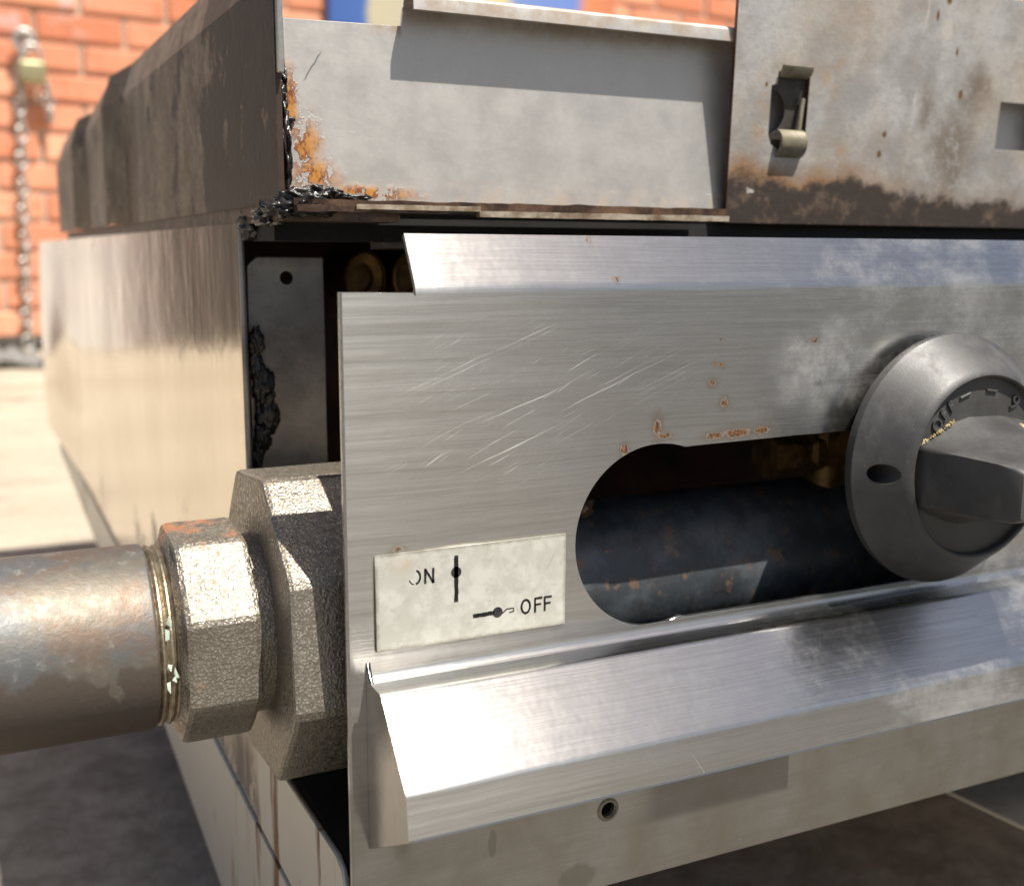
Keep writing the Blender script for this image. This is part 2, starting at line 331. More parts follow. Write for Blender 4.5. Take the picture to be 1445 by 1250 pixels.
def m_cast(name, rust):
    g = G(name); X, Y, Z = g.xyz()
    v = g.vm('ADD', g.pos(), g.vm('MULTIPLY', g.noise(500, 2, color=True), (.0012,)*3))
    cells = g.vor(1500, v=v); fine = g.noise(1400, 4, .7); cl = g.noise(85, 5, .65)
    h = g.ma('ADD', g.ma('MULTIPLY', cells, -1.0), g.ma('MULTIPLY', fine, .5))
    base = g.mx(g.ss(cells, .15, .55), (.46, .425, .355), (.27, .24, .195)); base = g.mx(g.ma('MULTIPLY', fine, .35), base, (.12, .09, .065)); base = g.mx(g.ma('MULTIPLY', g.ss(g.noise(45, 5, .65, off=(6, 1, 1)), .45, .65), .45), base, (.17, .145, .115))
    ru = g.ma('MULTIPLY', g.ss(g.ma('ADD', cl, g.mr(Z, .175, .195, -.03, .10)), .56, .66), rust); base = g.mx(g.ma('MULTIPLY', ru, .75), base, g.mx(fine, (.26, .08, .025), (.45, .17, .06)))
    n = g.bump(h, .5, .0003); n = g.bump(cl, .4, .0012, n); n = g.bump(g.ss(g.noise(160, 3, off=(2, 9, 4)), .62, .70), -.4, .0005, n)
    return g.done(base, g.mr(g.noise(800, 2, off=(5, 5, 5)), .35, .65, .24, .6), g.mf(ru, .65, .1), n)
def m_pipe():
    g = G('black_steel_pipe'); X, Y, Z = g.xyz()
    cl = g.noise((45, 80, 45), 5, .6); fine = g.noise(900, 4, .7); pit = g.noise(330, 5, .7); pe = g.noise((70, 40, 26), 3, .5, off=(7, 3, 2), dist=.8)
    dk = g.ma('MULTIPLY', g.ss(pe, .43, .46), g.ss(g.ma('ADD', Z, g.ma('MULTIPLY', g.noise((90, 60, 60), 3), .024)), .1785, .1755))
    bl = g.ss(cl, .42, .62)
    base = g.mx(bl, (.17, .148, .118), (.135, .135, .133)); base = g.mx(g.ma('MULTIPLY', g.ss(g.noise((50, 60, 60), 6, .7, off=(3, 3, 3)), .47, .60), .6), base, (.17, .11, .072))
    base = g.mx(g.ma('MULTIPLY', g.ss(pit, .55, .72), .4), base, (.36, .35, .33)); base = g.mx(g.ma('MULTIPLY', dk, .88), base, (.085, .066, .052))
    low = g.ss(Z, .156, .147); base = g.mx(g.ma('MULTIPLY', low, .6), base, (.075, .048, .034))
    o = g.mxs(g.spot((-.040, .018, .182), (.0016, .01, .0012), .001, 600, .5), g.spot((-.0345, .018, .150), (.0015, .02, .003), .002, 600, .3)); base = g.mx(o, base, (.50, .18, .04))
    n = g.bump(pit, .3, .0004); n = g.bump(fine, .3, .0002, n); n = g.bump(cl, .2, .001, n)
    return g.done(base, g.mf(dk, g.mr(pit, .3, .7, .44, .62), .5), g.mf(dk, .55, .3), n)
def m_simple(name, c1, c2, sc_=80, rough=.5, metal=0.0, bump=.2, bd=.0005, fine=600):
    g = G(name); a = g.noise(sc_, 5, .65); f = g.noise(fine, 4, .7)
    n = g.bump(f, bump, bd); return g.done(g.mx(g.ss(a, .35, .65), c1, c2), g.mr(f, .3, .7, rough-.06, rough+.08), metal, n)
def m_knob():
    g = G('faded_black_plastic'); f = g.noise(1500, 3, .7); c = g.noise(70, 6, .65); d = g.ss(g.noise(700, 4, .75, off=(1, 1, 5)), .70, .76); sm = g.ss(g.noise((180, 180, 60), 5, .7, off=(4, 2, 2)), .5, .72)
    base = g.mx(g.ss(c, .35, .7), (.040, .038, .0375), (.062, .060, .058)); base = g.mx(g.ma('MULTIPLY', sm, .5), base, (.085, .08, .074)); base = g.mx(g.ma('MULTIPLY', d, .6), base, (.30, .27, .22))
    sp = g.spot((.179, 0, .2105), (.0016, 9, .001), .0015, 900, .5); base = g.mx(sp, base, (.45, .34, .18))
    v = g.rot(g.pos(), (R(20), R(35), 0)); scr = g.ss(g.noise((1600, 1600, 60), 2, .5, v=v), .73, .77); base = g.mx(g.ma('MULTIPLY', scr, .4), base, (.20, .19, .18))
    n = g.bump(f, .22, .00015); n = g.bump(c, .15, .0006, n); return g.done(base, g.mr(g.ma('ADD', c, g.ma('MULTIPLY', sm, .2)), .3, .8, .40, .62), 0.0, n)
def m_manifold():
    g = G('manifold_paint'); c = g.noise((70, 70, 70), 5, .65); f = g.noise(500, 5, .7); X, Y, Z = g.xyz()
    pe = g.ss(g.noise(120, 6, .7, off=(2, 2, 2)), .5, .6)
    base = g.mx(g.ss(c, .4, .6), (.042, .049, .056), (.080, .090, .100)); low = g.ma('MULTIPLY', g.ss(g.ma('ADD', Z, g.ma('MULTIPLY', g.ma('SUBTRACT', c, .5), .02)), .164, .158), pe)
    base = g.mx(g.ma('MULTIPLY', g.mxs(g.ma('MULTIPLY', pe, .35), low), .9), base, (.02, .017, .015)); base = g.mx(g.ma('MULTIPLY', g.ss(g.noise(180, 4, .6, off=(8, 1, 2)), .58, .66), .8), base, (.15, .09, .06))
    return g.done(base, .42, .15, g.bump(f, .3, .0004))
def m_brick():
    g = G('orange_brick'); ri = g.nd('ShaderNodeObjectInfo').outputs['Random']; a = g.noise(18, 5, .65); f = g.noise(140, 4, .7)
    base = g.mx(ri, (.52, .175, .088), (.76, .37, .23)); base = g.mx(g.ma('MULTIPLY', g.ss(a, .45, .7), .5), base, (.47, .14, .065)); base = g.mx(g.ma('MULTIPLY', g.ss(f, .5, .75), .3), base, (.66, .30, .16))
    X, Y, Z = g.xyz(); pal = g.ma('MULTIPLY', g.ss(g.noise(9, 5, .65, off=(4, 0, 1)), .50, .60), g.ma('MULTIPLY', g.ss(Z, .78, .84), g.ss(X, .32, .2))); base = g.mx(g.ma('MULTIPLY', pal, .75), base, (.58, .42, .40))
    return g.done(base, .85, 0.0, g.bump(f, .5, .002))
def m_ground():
    g = G('pale_concrete'); a = g.noise(2.2, 6, .6); b = g.noise(14, 6, .7); f = g.noise(160, 5, .75); sp = g.vor(55)
    base = g.mx(g.ss(a, .35, .65), (.40, .345, .26), (.47, .41, .315)); base = g.mx(g.ma('MULTIPLY', g.ss(b, .5, .68), .5), base, (.30, .25, .19)); base = g.mx(g.ma('MULTIPLY', g.ss(f, .5, .7), .55), base, (.17, .14, .11))
    base = g.mx(g.ma('MULTIPLY', g.ss(g.ma('ADD', g.xyz()[1], g.ma('MULTIPLY', g.ma('SUBTRACT', g.noise(5, 4), .5), .3)), .84, .74), .8), base, g.mx(g.ss(g.noise(45, 7, .8), .35, .65), (.20, .172, .14), (.42, .37, .305))); st = g.ss(g.noise(7, 6, .7, off=(3, 7, 0)), .56, .66); base = g.mx(g.ma('MULTIPLY', st, .55), base, (.16, .13, .10))  # near ground toned darker: the cooker's shade painted in; random stains on top
    X, Y, Z = g.xyz(); crk = g.ss(g.ma('ABSOLUTE', g.ma('SUBTRACT', g.ma('ADD', Y, g.ma('MULTIPLY', g.noise(3, 3), .3)), 2.28)), .045, .02); base = g.mx(g.ma('MULTIPLY', crk, .45), base, (.26, .17, .10))
    n = g.bump(f, .5, .004); n = g.bump(b, .4, .01, n); return g.done(base, .9, 0.0, n)
def m_panelpaint():
    g = G('painted_board_colours'); X, Y, Z = g.xyz(); v = g.ma('ADD', X, g.ma('MULTIPLY', g.ma('SUBTRACT', g.noise(5, 3), .5), .06))
    r = g.nd('ShaderNodeValToRGB'); r.color_ramp.interpolation = 'LINEAR'; e = r.color_ramp.elements
    stops = [(0, (.03, .09, .30)), (.10, (.035, .10, .32)), (.125, (.42, .38, .26)), (.24, (.40, .37, .27)), (.27, (.05, .17, .42)), (.37, (.06, .18, .42)), (.40, (.52, .47, .33)), (.58, (.56, .47, .22)), (.63, (.14, .22, .46)), (.86, (.12, .2, .5)), (.90, (.55, .2, .09)), (1, (.5, .17, .08))]
    e[0].position, e[0].color = stops[0][0], (*stops[0][1], 1); e[1].position, e[1].color = stops[-1][0], (*stops[-1][1], 1)
    for p, c in stops[1:-1]: q = e.new(p); q.color = (*c, 1)
    g.lk(r.inputs[0], g.mr(v, .90, 1.90)); return g.done(r.outputs[0], .6, 0.0)

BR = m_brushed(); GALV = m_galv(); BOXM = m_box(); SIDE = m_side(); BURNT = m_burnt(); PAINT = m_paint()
CAST = m_cast('cast_iron_fitting', 1.0); CAST2 = m_cast('cast_iron_collar', .08); PIPE = m_pipe(); KNOB = m_knob(); MANI = m_manifold()
def m_asph():
    g = G('worn_asphalt'); f = g.noise(240, 4, .75); a = g.noise(9, 5, .65); X, Y, Z = g.xyz()
    base = g.mx(g.ss(a, .35, .65), (.135, .124, .108), (.20, .184, .160)); pt = g.ma('MULTIPLY', g.ss(g.ma('ADD', g.ma('ADD', X, g.ma('MULTIPLY', Y, .5)), g.ma('MULTIPLY', g.noise(1.6, 3), .4)), .1, .45), g.ss(Y, -.4, -.7)); base = g.mx(g.ma('MULTIPLY', pt, .8), base, (.05, .048, .046))  # unseen dark patch added at front right to darken the panel's reflection
    return g.done(g.mx(g.ma('MULTIPLY', g.ss(f, .5, .7), .4), base, (.09, .08, .07)), .85, 0.0, g.bump(f, .7, .004))
ASPH = m_asph()
RUSTD = m_simple('burnt_red_steel', (.035, .014, .009), (.085, .032, .018), 50, .6, .2)
BLACK = m_simple('inner_black', (.005, .0045, .0045), (.012, .010, .009), 60, .75)  # one near-black for all inner sheets
INNER = m_simple('dirty_inner_steel', (.20, .19, .18), (.34, .32, .30), 45, .38, .8)
BRASS = m_simple('tarnished_brass', (.10, .055, .02), (.25, .145, .05), 150, .45, .7)
OLIVE = m_simple('grimy_olive_steel', (.17, .15, .10), (.30, .27, .20), 200, .5, .3)
DARKB = m_simple('dark_bracket_steel', (.035, .030, .026), (.07, .06, .05), 120, .6, .2)
CRUST = m_simple('black_grease_crust', (.010, .009, .009), (.030, .026, .024), 300, .22, 0.0, .6, .0006, 500)
LEDGE = m_simple('greasy_griddle_edge', (.035, .020, .015), (.13, .075, .045), 130, .34, .35, .5, .0006, 320)
LEDGE2 = m_simple('worn_bright_edge', (.22, .15, .09), (.55, .47, .36), 120, .4, .6, .4, .0004)
TAPE = m_simple('pale_green_sealant', (.42, .50, .40), (.60, .66, .55), 300, .7)
THREAD = m_simple('thread_metal', (.22, .17, .11), (.42, .36, .26), 250, .35, .8, .5, .0005)
INK = m_simple('black_ink', (.012, .012, .012), (.03, .03, .028), 400, .5)
MORTAR = m_simple('grey_mortar', (.36, .26, .19), (.50, .39, .30), 15, .95, 0, .6, .003, 150)
STEEL = m_simple('chain_steel', (.42, .42, .40), (.60, .59, .56), 60, .38, .8)
LOCKB = m_simple('weathered_brass', (.30, .27, .15), (.42, .38, .22), 60, .38, .6)
BLUE = m_simple('blue_cloth', (.05, .10, .18), (.09, .16, .26), 30, .9, 0, .3, .003)
GREYC = m_simple('grey_cloth', (.32, .31, .29), (.42, .40, .37), 30, .9, 0, .3, .003)
WOOD = m_simple('dark_door_wood', (.03, .024, .019), (.05, .04, .032), 12, .7, 0, .3, .002, 60)
REDP = m_simple('dull_red_frame', (.20, .055, .04), (.26, .08, .055), 10, .6, 0, .2, .002, 60)
WHITE = m_simple('white_painted_post', (.80, .79, .76), (.86, .85, .82), 10, .6, 0, .2, .002, 60)
TIMBER = m_simple('dusty_beige_paint', (.46, .38, .27), (.60, .52, .40), 30, .8, 0, .4, .001, 200)
MUR = m_panelpaint(); BRICK = m_brick(); GROUND = m_ground()
def m_label():
    g = G('label_plate_face'); c = g.noise(170, 5, .65); f = g.noise(600, 4, .7); X, Y, Z = g.xyz()
    base = g.mx(g.ss(c, .42, .6), (.57, .56, .495), (.66, .65, .585)); base = g.mx(g.ma('MULTIPLY', g.ss(f, .5, .68), .35), base, (.42, .41, .36)); base = g.mx(g.ma('MULTIPLY', g.spot((.013, 0, .188), (.005, 9, .003), .003, 200, 0), .4), base, (.55, .40, .28))
    bx = g.ma('MINIMUM', g.ma('MINIMUM', g.ma('SUBTRACT', X, .0065), g.ma('SUBTRACT', .0532, X)), g.ma('MINIMUM', g.ma('SUBTRACT', Z, .1687), g.ma('SUBTRACT', .1906, Z)))
    gr = g.ma('MULTIPLY', g.ss(g.ma('ADD', bx, g.ma('MULTIPLY', g.noise(350, 4, .7), .0022)), .0021, .0009), .65); base = g.mx(gr, base, (.22, .18, .12))
    v = g.rot(g.pos(), (0, R(60), 0)); sc_ = g.ss(g.noise((40, 1, 1200), 2, .5, v=v), .70, .74); base = g.mx(g.ma('MULTIPLY', sc_, .5), base, (.30, .28, .24))
    return g.done(base, g.mr(c, .3, .7, .34, .5), .4, g.bump(f, .15, .0002))
LABEL = m_label()

# ================================================================== the setting
def struct(o): o['kind'] = 'structure'; return o
bm = bmesh.new(); N = 40
vv = [[bm.verts.new((-30+60*i/N, -30+60*j/N, 0)) for j in range(N+1)] for i in range(N+1)]
for i in range(N):
    for j in range(N): bm.faces.new((vv[i][j], vv[i+1][j], vv[i+1][j+1], vv[i][j+1]))
struct(bmo('ground', bm, GROUND))
bm = bmesh.new(); xs_ = [-30+.5*k for k in range(121)]; ed = [.03+.03*mnoise.noise(Vector((x*.9, 0, 3))) for x in xs_]
va = [bm.verts.new((x, -30, .004)) for x in xs_]; vb = [bm.verts.new((x, e, .004)) for x, e in zip(xs_, ed)]
for k in range(120): bm.faces.new((va[k], va[k+1], vb[k+1], vb[k]))
struct(bmo('asphalt', bm, ASPH))

# ---- brick wall
WA = R(7); WO = Vector((0, 2.96, 0))
wall = thing('brick_wall', 'orange brick wall with grey mortar standing behind the cooker', 'wall', WO); wall.rotation_euler = (0, 0, WA)
WM = Matrix.Translation(WO) @ Matrix.Rotation(WA, 4, 'Z')
def wlink(name, bm, mat, parent, smooth=None):
    bmesh.ops.recalc_face_normals(bm, faces=bm.faces)
    me = bpy.data.meshes.new(name); bm.to_mesh(me); bm.free(); o = link(name, me, mat, None, smooth); o.parent = parent; return o
bm = bmesh.new(); box(bm, (-.25, .008, 0), (5.0, .25, 2.4)); wlink('mortar_bed', bm, MORTAR, wall)
bm = bmesh.new(); box(bm, (-.25, -.02, 0), (5.0, .006, .035), .004); wlink('dark_plinth', bm, DARKB, wall)
variants = []
for k in range(6):
    bm = bmesh.new(); box(bm, (0, 0, 0), (.213, .10, .064), .005)
    for v in bm.verts: v.co += Vector((random.uniform(-.0015, .0015), random.uniform(-.002, .002), random.uniform(-.0012, .0012)))
    me = bpy.data.meshes.new('brick'); bm.to_mesh(me); bm.free(); me.materials.append(BRICK); variants.append(me)
rest = bmesh.new(); nb = 0
for r in range(31):
    z = .037+r*.0755; off = 0 if r % 2 else .1125
    for c in range(-3, 22):
        x = c*.225+off
        if x < -.24 or x > 4.8: continue
        see = -.25 < x < 4.0 and (z < .98+.08*x) and (x < .62 or z > .84) and z < 1.32
        y = random.uniform(-.003, .002)
        if see and nb < 300:
            o = bpy.data.objects.new('brick', random.choice(variants)); col.objects.link(o); o.parent = wall; o.location = (x, y, z); nb += 1
        else: box(rest, (x, y, z), (x+.213, y+.10, z+.064), .004)
o = wlink('far_bricks', rest, BRICK, wall); o['kind'] = 'stuff'
# ---- beyond the left edge of the picture, seen only as reflections in the side panel: a white post and a dark door
t = thing('door_post', 'white painted post at the end of the brick wall', 'post', (-.32, 2.88, 0))
bm = bmesh.new(); box(bm, (-.445, 2.83, 0), (-.262, 2.99, 2.4), .006); bmo('post', bm, WHITE, t)
t = thing('door', 'dark wooden door with a red frame beside the white post', 'door', (-.9, 2.9, 0))
bm = bmesh.new(); box(bm, (-.500, 2.82, 0), (-.447, 2.98, 2.35), .005); bmo('frame', bm, REDP, t)
for i in range(9):
    bm = bmesh.new(); x = -.625-.125*i; box(bm, (x, 2.86, .01), (x+.121, 2.91, 2.3), .004); bmo('plank', bm, WOOD, t)
# ---- painted board
t = thing('painted_board', 'board painted in blue, cream and orange bands high on the brick wall', 'board', WM @ Vector((1.4, -.02, .98)))
bm = bmesh.new(); box(bm, (.90, -.03, .905), (1.93, -.006, 1.32), .003); bm.transform(WM); bmo('board', bm, MUR, t)
bm = bmesh.new(); box(bm, (.89, -.034, .893), (1.94, -.006, .9045), .002); bm.transform(WM); bmo('batten', bm, DARKB, t)

# ---- chain, hook, padlock
def linkmesh(l, wd, r):
    bm = bmesh.new(); pts = []; h = (l-wd)/2; q = wd/2-r
    for k in range(7): a = R(180*k/6); pts.append((q*math.cos(a), 0, h+q*math.sin(a)))
    for k in range(7): a = R(180+180*k/6); pts.append((q*math.cos(a), 0, -h+q*math.sin(a)))
    tube(bm, pts, r, 6, True); bmesh.ops.recalc_face_normals(bm, faces=bm.faces)
    me = bpy.data.meshes.new('chain_link'); bm.to_mesh(me); bm.free(); me.materials.append(STEEL)
    for p in me.polygons: p.use_smooth = True
    return me
LM = linkmesh(.046, .034, .0055)
def chain(label, x, z0, n, y=-.022, sway=0.0):
    t = thing('hanging_chain', label, 'chain', WM @ Vector((x, y, z0-n*.033)))
    for k in range(n):
        o = bpy.data.objects.new('chain_link', LM); col.objects.link(o)
        M = WM @ Matrix.Translation((x+sway*k+random.uniform(-.002, .002), y, z0-k*.033)) @ Matrix.Rotation(R(20 if k % 2 else 105)+random.uniform(-.2, .2), 4, 'Z') @ Matrix.Rotation(random.uniform(-.08, .08), 4, 'Y')
        o.parent = t; o.matrix_parent_inverse = world_of(t).inverted(); o.matrix_basis = M
chain('long grey steel chain hanging down the brick wall to the ground', .062, .715, 22, sway=-.0011)
chain('short loose chain end hanging right of the brass padlock', .122, .665, 3, -.03, .002)
t = thing('wall_hook', 'dark steel eye bolt fixed in the brick wall above the padlock', 'hook', WM @ Vector((.076, 0, .775)))
bm = bmesh.new(); tube(bm, [(.076+.024*math.cos(R(a)), -.035, .775+.026*math.sin(R(a))) for a in range(0, 360, 24)], .0065, 8, True); bm.transform(WM); bmo('eye', bm, STEEL, t, 60)
bm = bmesh.new(); lathe(bm, [(0, -.03), (.008, -.03), (.008, .028), (0, .03)], Matrix.Translation((.076, 0, .80)) @ Matrix.Rotation(R(90), 4, 'X'), 12); bm.transform(WM); bmo('shank', bm, STEEL, t, 40)
bm = bmesh.new(); lathe(bm, [(0, .004), (.022, .004), (.022, .0075), (0, .008)], Matrix.Translation((.076, .006, .80)) @ Matrix.Rotation(R(90), 4, 'X'), 16); bm.transform(WM); bmo('washer', bm, STEEL, t, 40)
t = thing('padlock', 'weathered brass padlock hanging from the eye bolt on the brick wall', 'padlock', WM @ Vector((.088, -.04, .685)))
bm = bmesh.new(); box(bm, (.055, -.055, .672), (.121, -.028, .727), .008, 3); bm.transform(WM); bmo('body', bm, LOCKB, t, 40)
bm = bmesh.new(); tube(bm, [(.066, -.041, .722), (.066, -.041, .745)]+[(.088-.022*math.cos(R(a)), -.041, .745+.022*math.sin(R(a))) for a in range(20, 180, 20)]+[(.11, -.041, .745), (.11, -.041, .722)], .0055, 8); bm.transform(WM); bmo('shackle', bm, STEEL, t, 60)
# ---- rags by the wall
def rag(name, label, c, s, mat, seed):
    bm = bmesh.new(); n = 22
    g_ = [[None]*(n+1) for _ in range(n+1)]
    for i in range(n+1):
        for j in range(n+1):
            u, v = i/n*2-1, j/n*2-1; rr = math.sqrt(u*u+v*v)/1.42
            h = .5+.8*mnoise.fractal(Vector((u*1.6+seed, v*1.6, seed)), 1, 2, 4); h = max(0.03, h)*max(0.0, 1-rr**2.2)
            k = .85+.2*mnoise.noise(Vector((u*2, v*2, seed*2)))
            g_[i][j] = bm.verts.new((c[0]+u*s[0]*k, c[1]+v*s[1]*k, .004+h*s[2]))
    for i in range(n):
        for j in range(n): bm.faces.new((g_[i][j], g_[i+1][j], g_[i+1][j+1], g_[i][j+1]))
    bmesh.ops.solidify(bm, geom=bm.faces[:], thickness=.003)
    o = bmo(name, bm, mat, None, 60); o['label'] = label; o['category'] = 'rag'
rag('crumpled_rag', 'crumpled blue rag lying on the ground at the foot of the wall', (.105, 2.52, 0), (.065, .10, .04), BLUE, 2.3)
rag('crumpled_rag', 'pale grey rag lying on the ground under the chain', (-.02, 2.55, 0), (.085, .12, .045), GREYC, 5.1)

# ================================================================== the cooker
CK = thing('gas_griddle', 'old stainless gas griddle with rusted plates, a black control knob and an on-off label', 'griddle', (.25, .3, 0))
TH = math.tan(R(1.65))
sx = lambda y: -y*TH
# ---- front panel, with its real opening
hole = []
CX, CZ, CR = .0788, .1873, .0227
a_top = math.degrees(math.acos((.0862-CX)/CR)); 
arc = circ(CX, CZ, CR, 44, a_top, 360-a_top)
hole = list(arc)
hole = [(arc[0][0]+.0008, .2087)]+hole
hole = hole+[(.0880, .1654), (.165, .1652)]+[(.165+.0215*math.cos(R(a)), .1874+.0218*math.sin(R(a))) for a in range(-84, 84, 8)]+[(.165, .2094), (.12, .2093), (.0885, .2088)]
outer = [(.0006, .0975), (.40, .0975), (.40, .2440), (.0168, .2440), (.0168, .2459), (.0162, .2467), (.0006, .2470)]
PT = .0013
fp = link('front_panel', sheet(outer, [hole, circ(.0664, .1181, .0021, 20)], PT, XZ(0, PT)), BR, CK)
fp['label'] = 'brushed stainless front panel with a rounded slot and scratches'
bm = bmesh.new()      # deburred left edge of the sheet, catching the light
ys = [.0, .0003, .00055, .0013]; xsn = [.0006, .00012, .0, .0]
rows = []
for z in [.0975+(.2470-.0975)*k/60 for k in range(61)]:
    j = random.uniform(-.00006, .00006); rows.append([bm.verts.new((x+(j if i in (1, 2) else 0), y, z)) for i, (x, y) in enumerate(zip(xsn, ys))]+[bm.verts.new((.0006, .0013, z))])
for a, b in zip(rows, rows[1:]):
    for i in range(5): bm.faces.new((a[i], a[(i+1) % 5], b[(i+1) % 5], b[i]))
bm.faces.new(rows[0]); bm.faces.new(rows[-1])
bmo('panel_edge', bm, BR, fp)
# sloped flange along the top
pr = rounded([(0, .2440), (0, .2478), (.0069, .2592)], [.0055], 10)
sweepX('top_flange', pr, .0013, .0168, .40, BR, fp, side=-1)
# bend into the shelf, then the bullnose
pr = rounded([(-.00012, .1651), (-.00012, .1616), (-.0060, .1615)], [.0030], 12)
def fillet(pts, x0, x1):
    ring = [(p.x, p.y) for p in pts]+[(pts[-1].x, .1606), (.0004, .1606), (.0004, pts[0].y)]; bm = bmesh.new(); m = len(ring)
    a, b = [[bm.verts.new((x, y, z)) for y, z in ring] for x in (x0, x1)]
    for i in range(m): bm.faces.new((a[i], a[(i+1) % m], b[(i+1) % m], b[i]))
    bm.faces.new(a); bm.faces.new(b); bmesh.ops.triangulate(bm, faces=[f for f in bm.faces if len(f.verts) > 4]); bmo('shelf_bend', bm, BR, fp, 35)
fillet(pr, .0043, .40)
pr = rounded([(-.0048, .1634), (-.0117, .1634), (-.0266, .1477), (-.0278, .1384)], [.0022, .0028], 8)
bn = sweepX('bullnose', pr, .0014, .0036, .40, BR, fp, side=1, nx=1); bn['label'] = 'bright folded stainless bullnose under the slot'
me = sheet([(-.0001, .1664), (-.0010, .1642), (-.0026, .1626), (-.0050, .1620), (-.0108, .1612), (-.0246, .1472), (-.0262, .1390), (-.0262, .1372), (-.0001, .1225)], [], .0010, YZ(.0042, .0010)); link('end_cap', me, BR, fp)
sweepX('underside', [Vector((-.0262, .1370)), Vector((-.0004, .1225))], .0010, .0053, .40, BR, fp, side=1)
bm = bmesh.new(); lathe(bm, [(.0021, .0016), (.0021, -.0004), (.0027, -.0004), (.0031, 0), (.0031, .0002)], Matrix.Translation((.0664, 0, .1181)) @ Matrix.Rotation(R(-90), 4, 'X'), 24); bmo('hole_rim', bm, OLIVE, fp, 40)

# ---- label plate with its print
lp = link('label_plate', sheet([(.0065, .1687), (.0532, .1687), (.0532, .1906), (.0065, .1906)], [], .0007, XZ(-.0008, .0007), .00008), LABEL, CK); lp['label'] = 'cream metal label reading ON and OFF with two pointer symbols'
def ink(name, polys, y=-.00083):
    bm = bmesh.new()
    for pl in polys:
        f = bm.faces.new([bm.verts.new((x, y, z)) for x, z in pl]); r = bmesh.ops.extrude_face_region(bm, geom=[f])
        bmesh.ops.translate(bm, verts=[v for v in r['geom'] if isinstance(v, bmesh.types.BMVert)], vec=(0, .00008, 0))
    bmesh.ops.triangulate(bm, faces=bm.faces); return bmo(name, bm, INK, lp)
def stroke(pts, w):
    """thick 2D polyline as quads with rough edges"""
    out = []
    for a, b in zip(pts, pts[1:]):
        a, b = Vector(a), Vector(b); d = (b-a).normalized(); n = Vector((-d.y, d.x))*w/2; m = max(1, int((b-a).length/.0006))
        for k in range(m):
            p, q = a.lerp(b, k/m)-d*w*.15, a.lerp(b, (k+1)/m)+d*w*.15; j = [random.uniform(.8, 1.12) for _ in range(2)]
            out.append([tuple(p+n*j[0]), tuple(q+n*j[0]), tuple(q-n*j[1]), tuple(p-n*j[1])])
    return out
SW = .00054
ell = lambda cx, cz, rx, rz, a0, a1, n=14: [(cx+rx*math.cos(R(a0+(a1-a0)*k/n)), cz+rz*math.sin(R(a0+(a1-a0)*k/n))) for k in range(n+1)]
ink('letter_o', stroke(ell(.0155, .1847, .0013, .0016, -75, 70), SW*.9)+stroke(ell(.0155, .1847, .0013, .0016, 200, 262, 6), SW*.5))
ink('letter_n', stroke([(.0180, .1830), (.0180, .1863), (.0199, .1830), (.0199, .1863)], SW), -.00084)
ink('on_pointer', stroke([(.0254, .1884), (.0254, .1779)], .0010)+[circ(.0254, .1847, .00125, 20)], -.00085)
ink('off_pointer', stroke([(.0296, .17385), (.0345, .17395)], .0010)+[circ(.0356, .17395, .00125, 20)]+stroke([(.0367, .1735), (.0380, .1744), (.0396, .1744), (.0397, .1736), (.0386, .1735)], .00028), -.00085)
oz = .17435
ink('letter_o', stroke(ell(.0428, oz, .0011, .0016, 0, 360, 20), SW), -.00084)
ink('letter_f', stroke([(.0452, oz-.0017), (.0452, oz+.0016), (.0470, oz+.0016)], SW)+stroke([(.0452, oz+.0001), (.0467, oz+.0001)], SW), -.00086)
ink('letter_f', stroke([(.0477, oz-.0017), (.0477, oz+.0016), (.0495, oz+.0016)], SW)+stroke([(.0477, oz+.0001), (.0492, oz+.0001)], SW), -.00086)

# ---- control knob
KX, KZ = .167, .2005
kn = bpy.data.objects.new('control_knob', None); col.objects.link(kn); kn.parent = CK; kn.matrix_parent_inverse = world_of(CK).inverted(); kn.location = (KX, -.0035, KZ); kn.empty_display_size = .01
kn['label'] = 'faded black plastic gas control knob with OFF marking'
bm = bmesh.new()
lathe(bm, [(.029, 0), (.0325, 0), (.0337, .0006), (.0341, .0020), (.0340, .0034), (.0332, .0042), (.0262, .0134), (.0247, .0149), (.0241, .0151), (.0236, .0147), (.0234, .0136), (.0232, .0132), (0, .0132)], AYm(KX, -.0035, KZ), 96)
sk = bmo('dial_skirt', bm, KNOB, kn, 30)
cut = bpy.data.meshes.new('cut'); bm = bmesh.new()
lathe(bm, [(0, -.002), (.0026, -.002), (.0026, .03), (0, .03)], AYm(KX-.0290, -.0065, KZ-.0005), 24)
bmesh.ops.recalc_face_normals(bm, faces=bm.faces); bm.to_mesh(cut); bm.free(); co = bpy.data.objects.new('cut', cut); col.objects.link(co)
md = sk.modifiers.new('b', 'BOOLEAN'); md.object = co; md.solver = 'EXACT'
dg = bpy.context.evaluated_depsgraph_get(); dg.update(); me2 = bpy.data.meshes.new_from_object(sk.evaluated_get(dg)); sk.modifiers.clear(); sk.data = me2
if not me2.materials: me2.materials.append(KNOB)
me2.set_sharp_from_angle(angle=R(30)); bpy.data.objects.remove(co)
def lens(hx, he, hm):
    P = [(-hx, he), (-hx*.86, he+(hm-he)*.22), (-hx*.45, hm*.92), (-hx*.2, hm), (hx*.3, hm*.98), (hx*.7, hm*.86), (hx, he)]
    return P+[(x, -z) for x, z in P[::-1]]
bm = bmesh.new(); lays = [(-.0160, lens(.0222, .0079, .0146)), (-.0185, lens(.0216, .0076, .0132)), (-.0225, lens(.0208, .0073, .0115)), (-.030, lens(.0200, .0071, .0094)), (-.0390, lens(.0190, .0068, .0080)), (-.0440, lens(.0185, .0066, .0074)), (-.0455, lens(.0174, .0057, .0062))]
rows = [[bm.verts.new((KX+x, y, KZ-.0010+z)) for x, z in pl] for y, pl in lays]
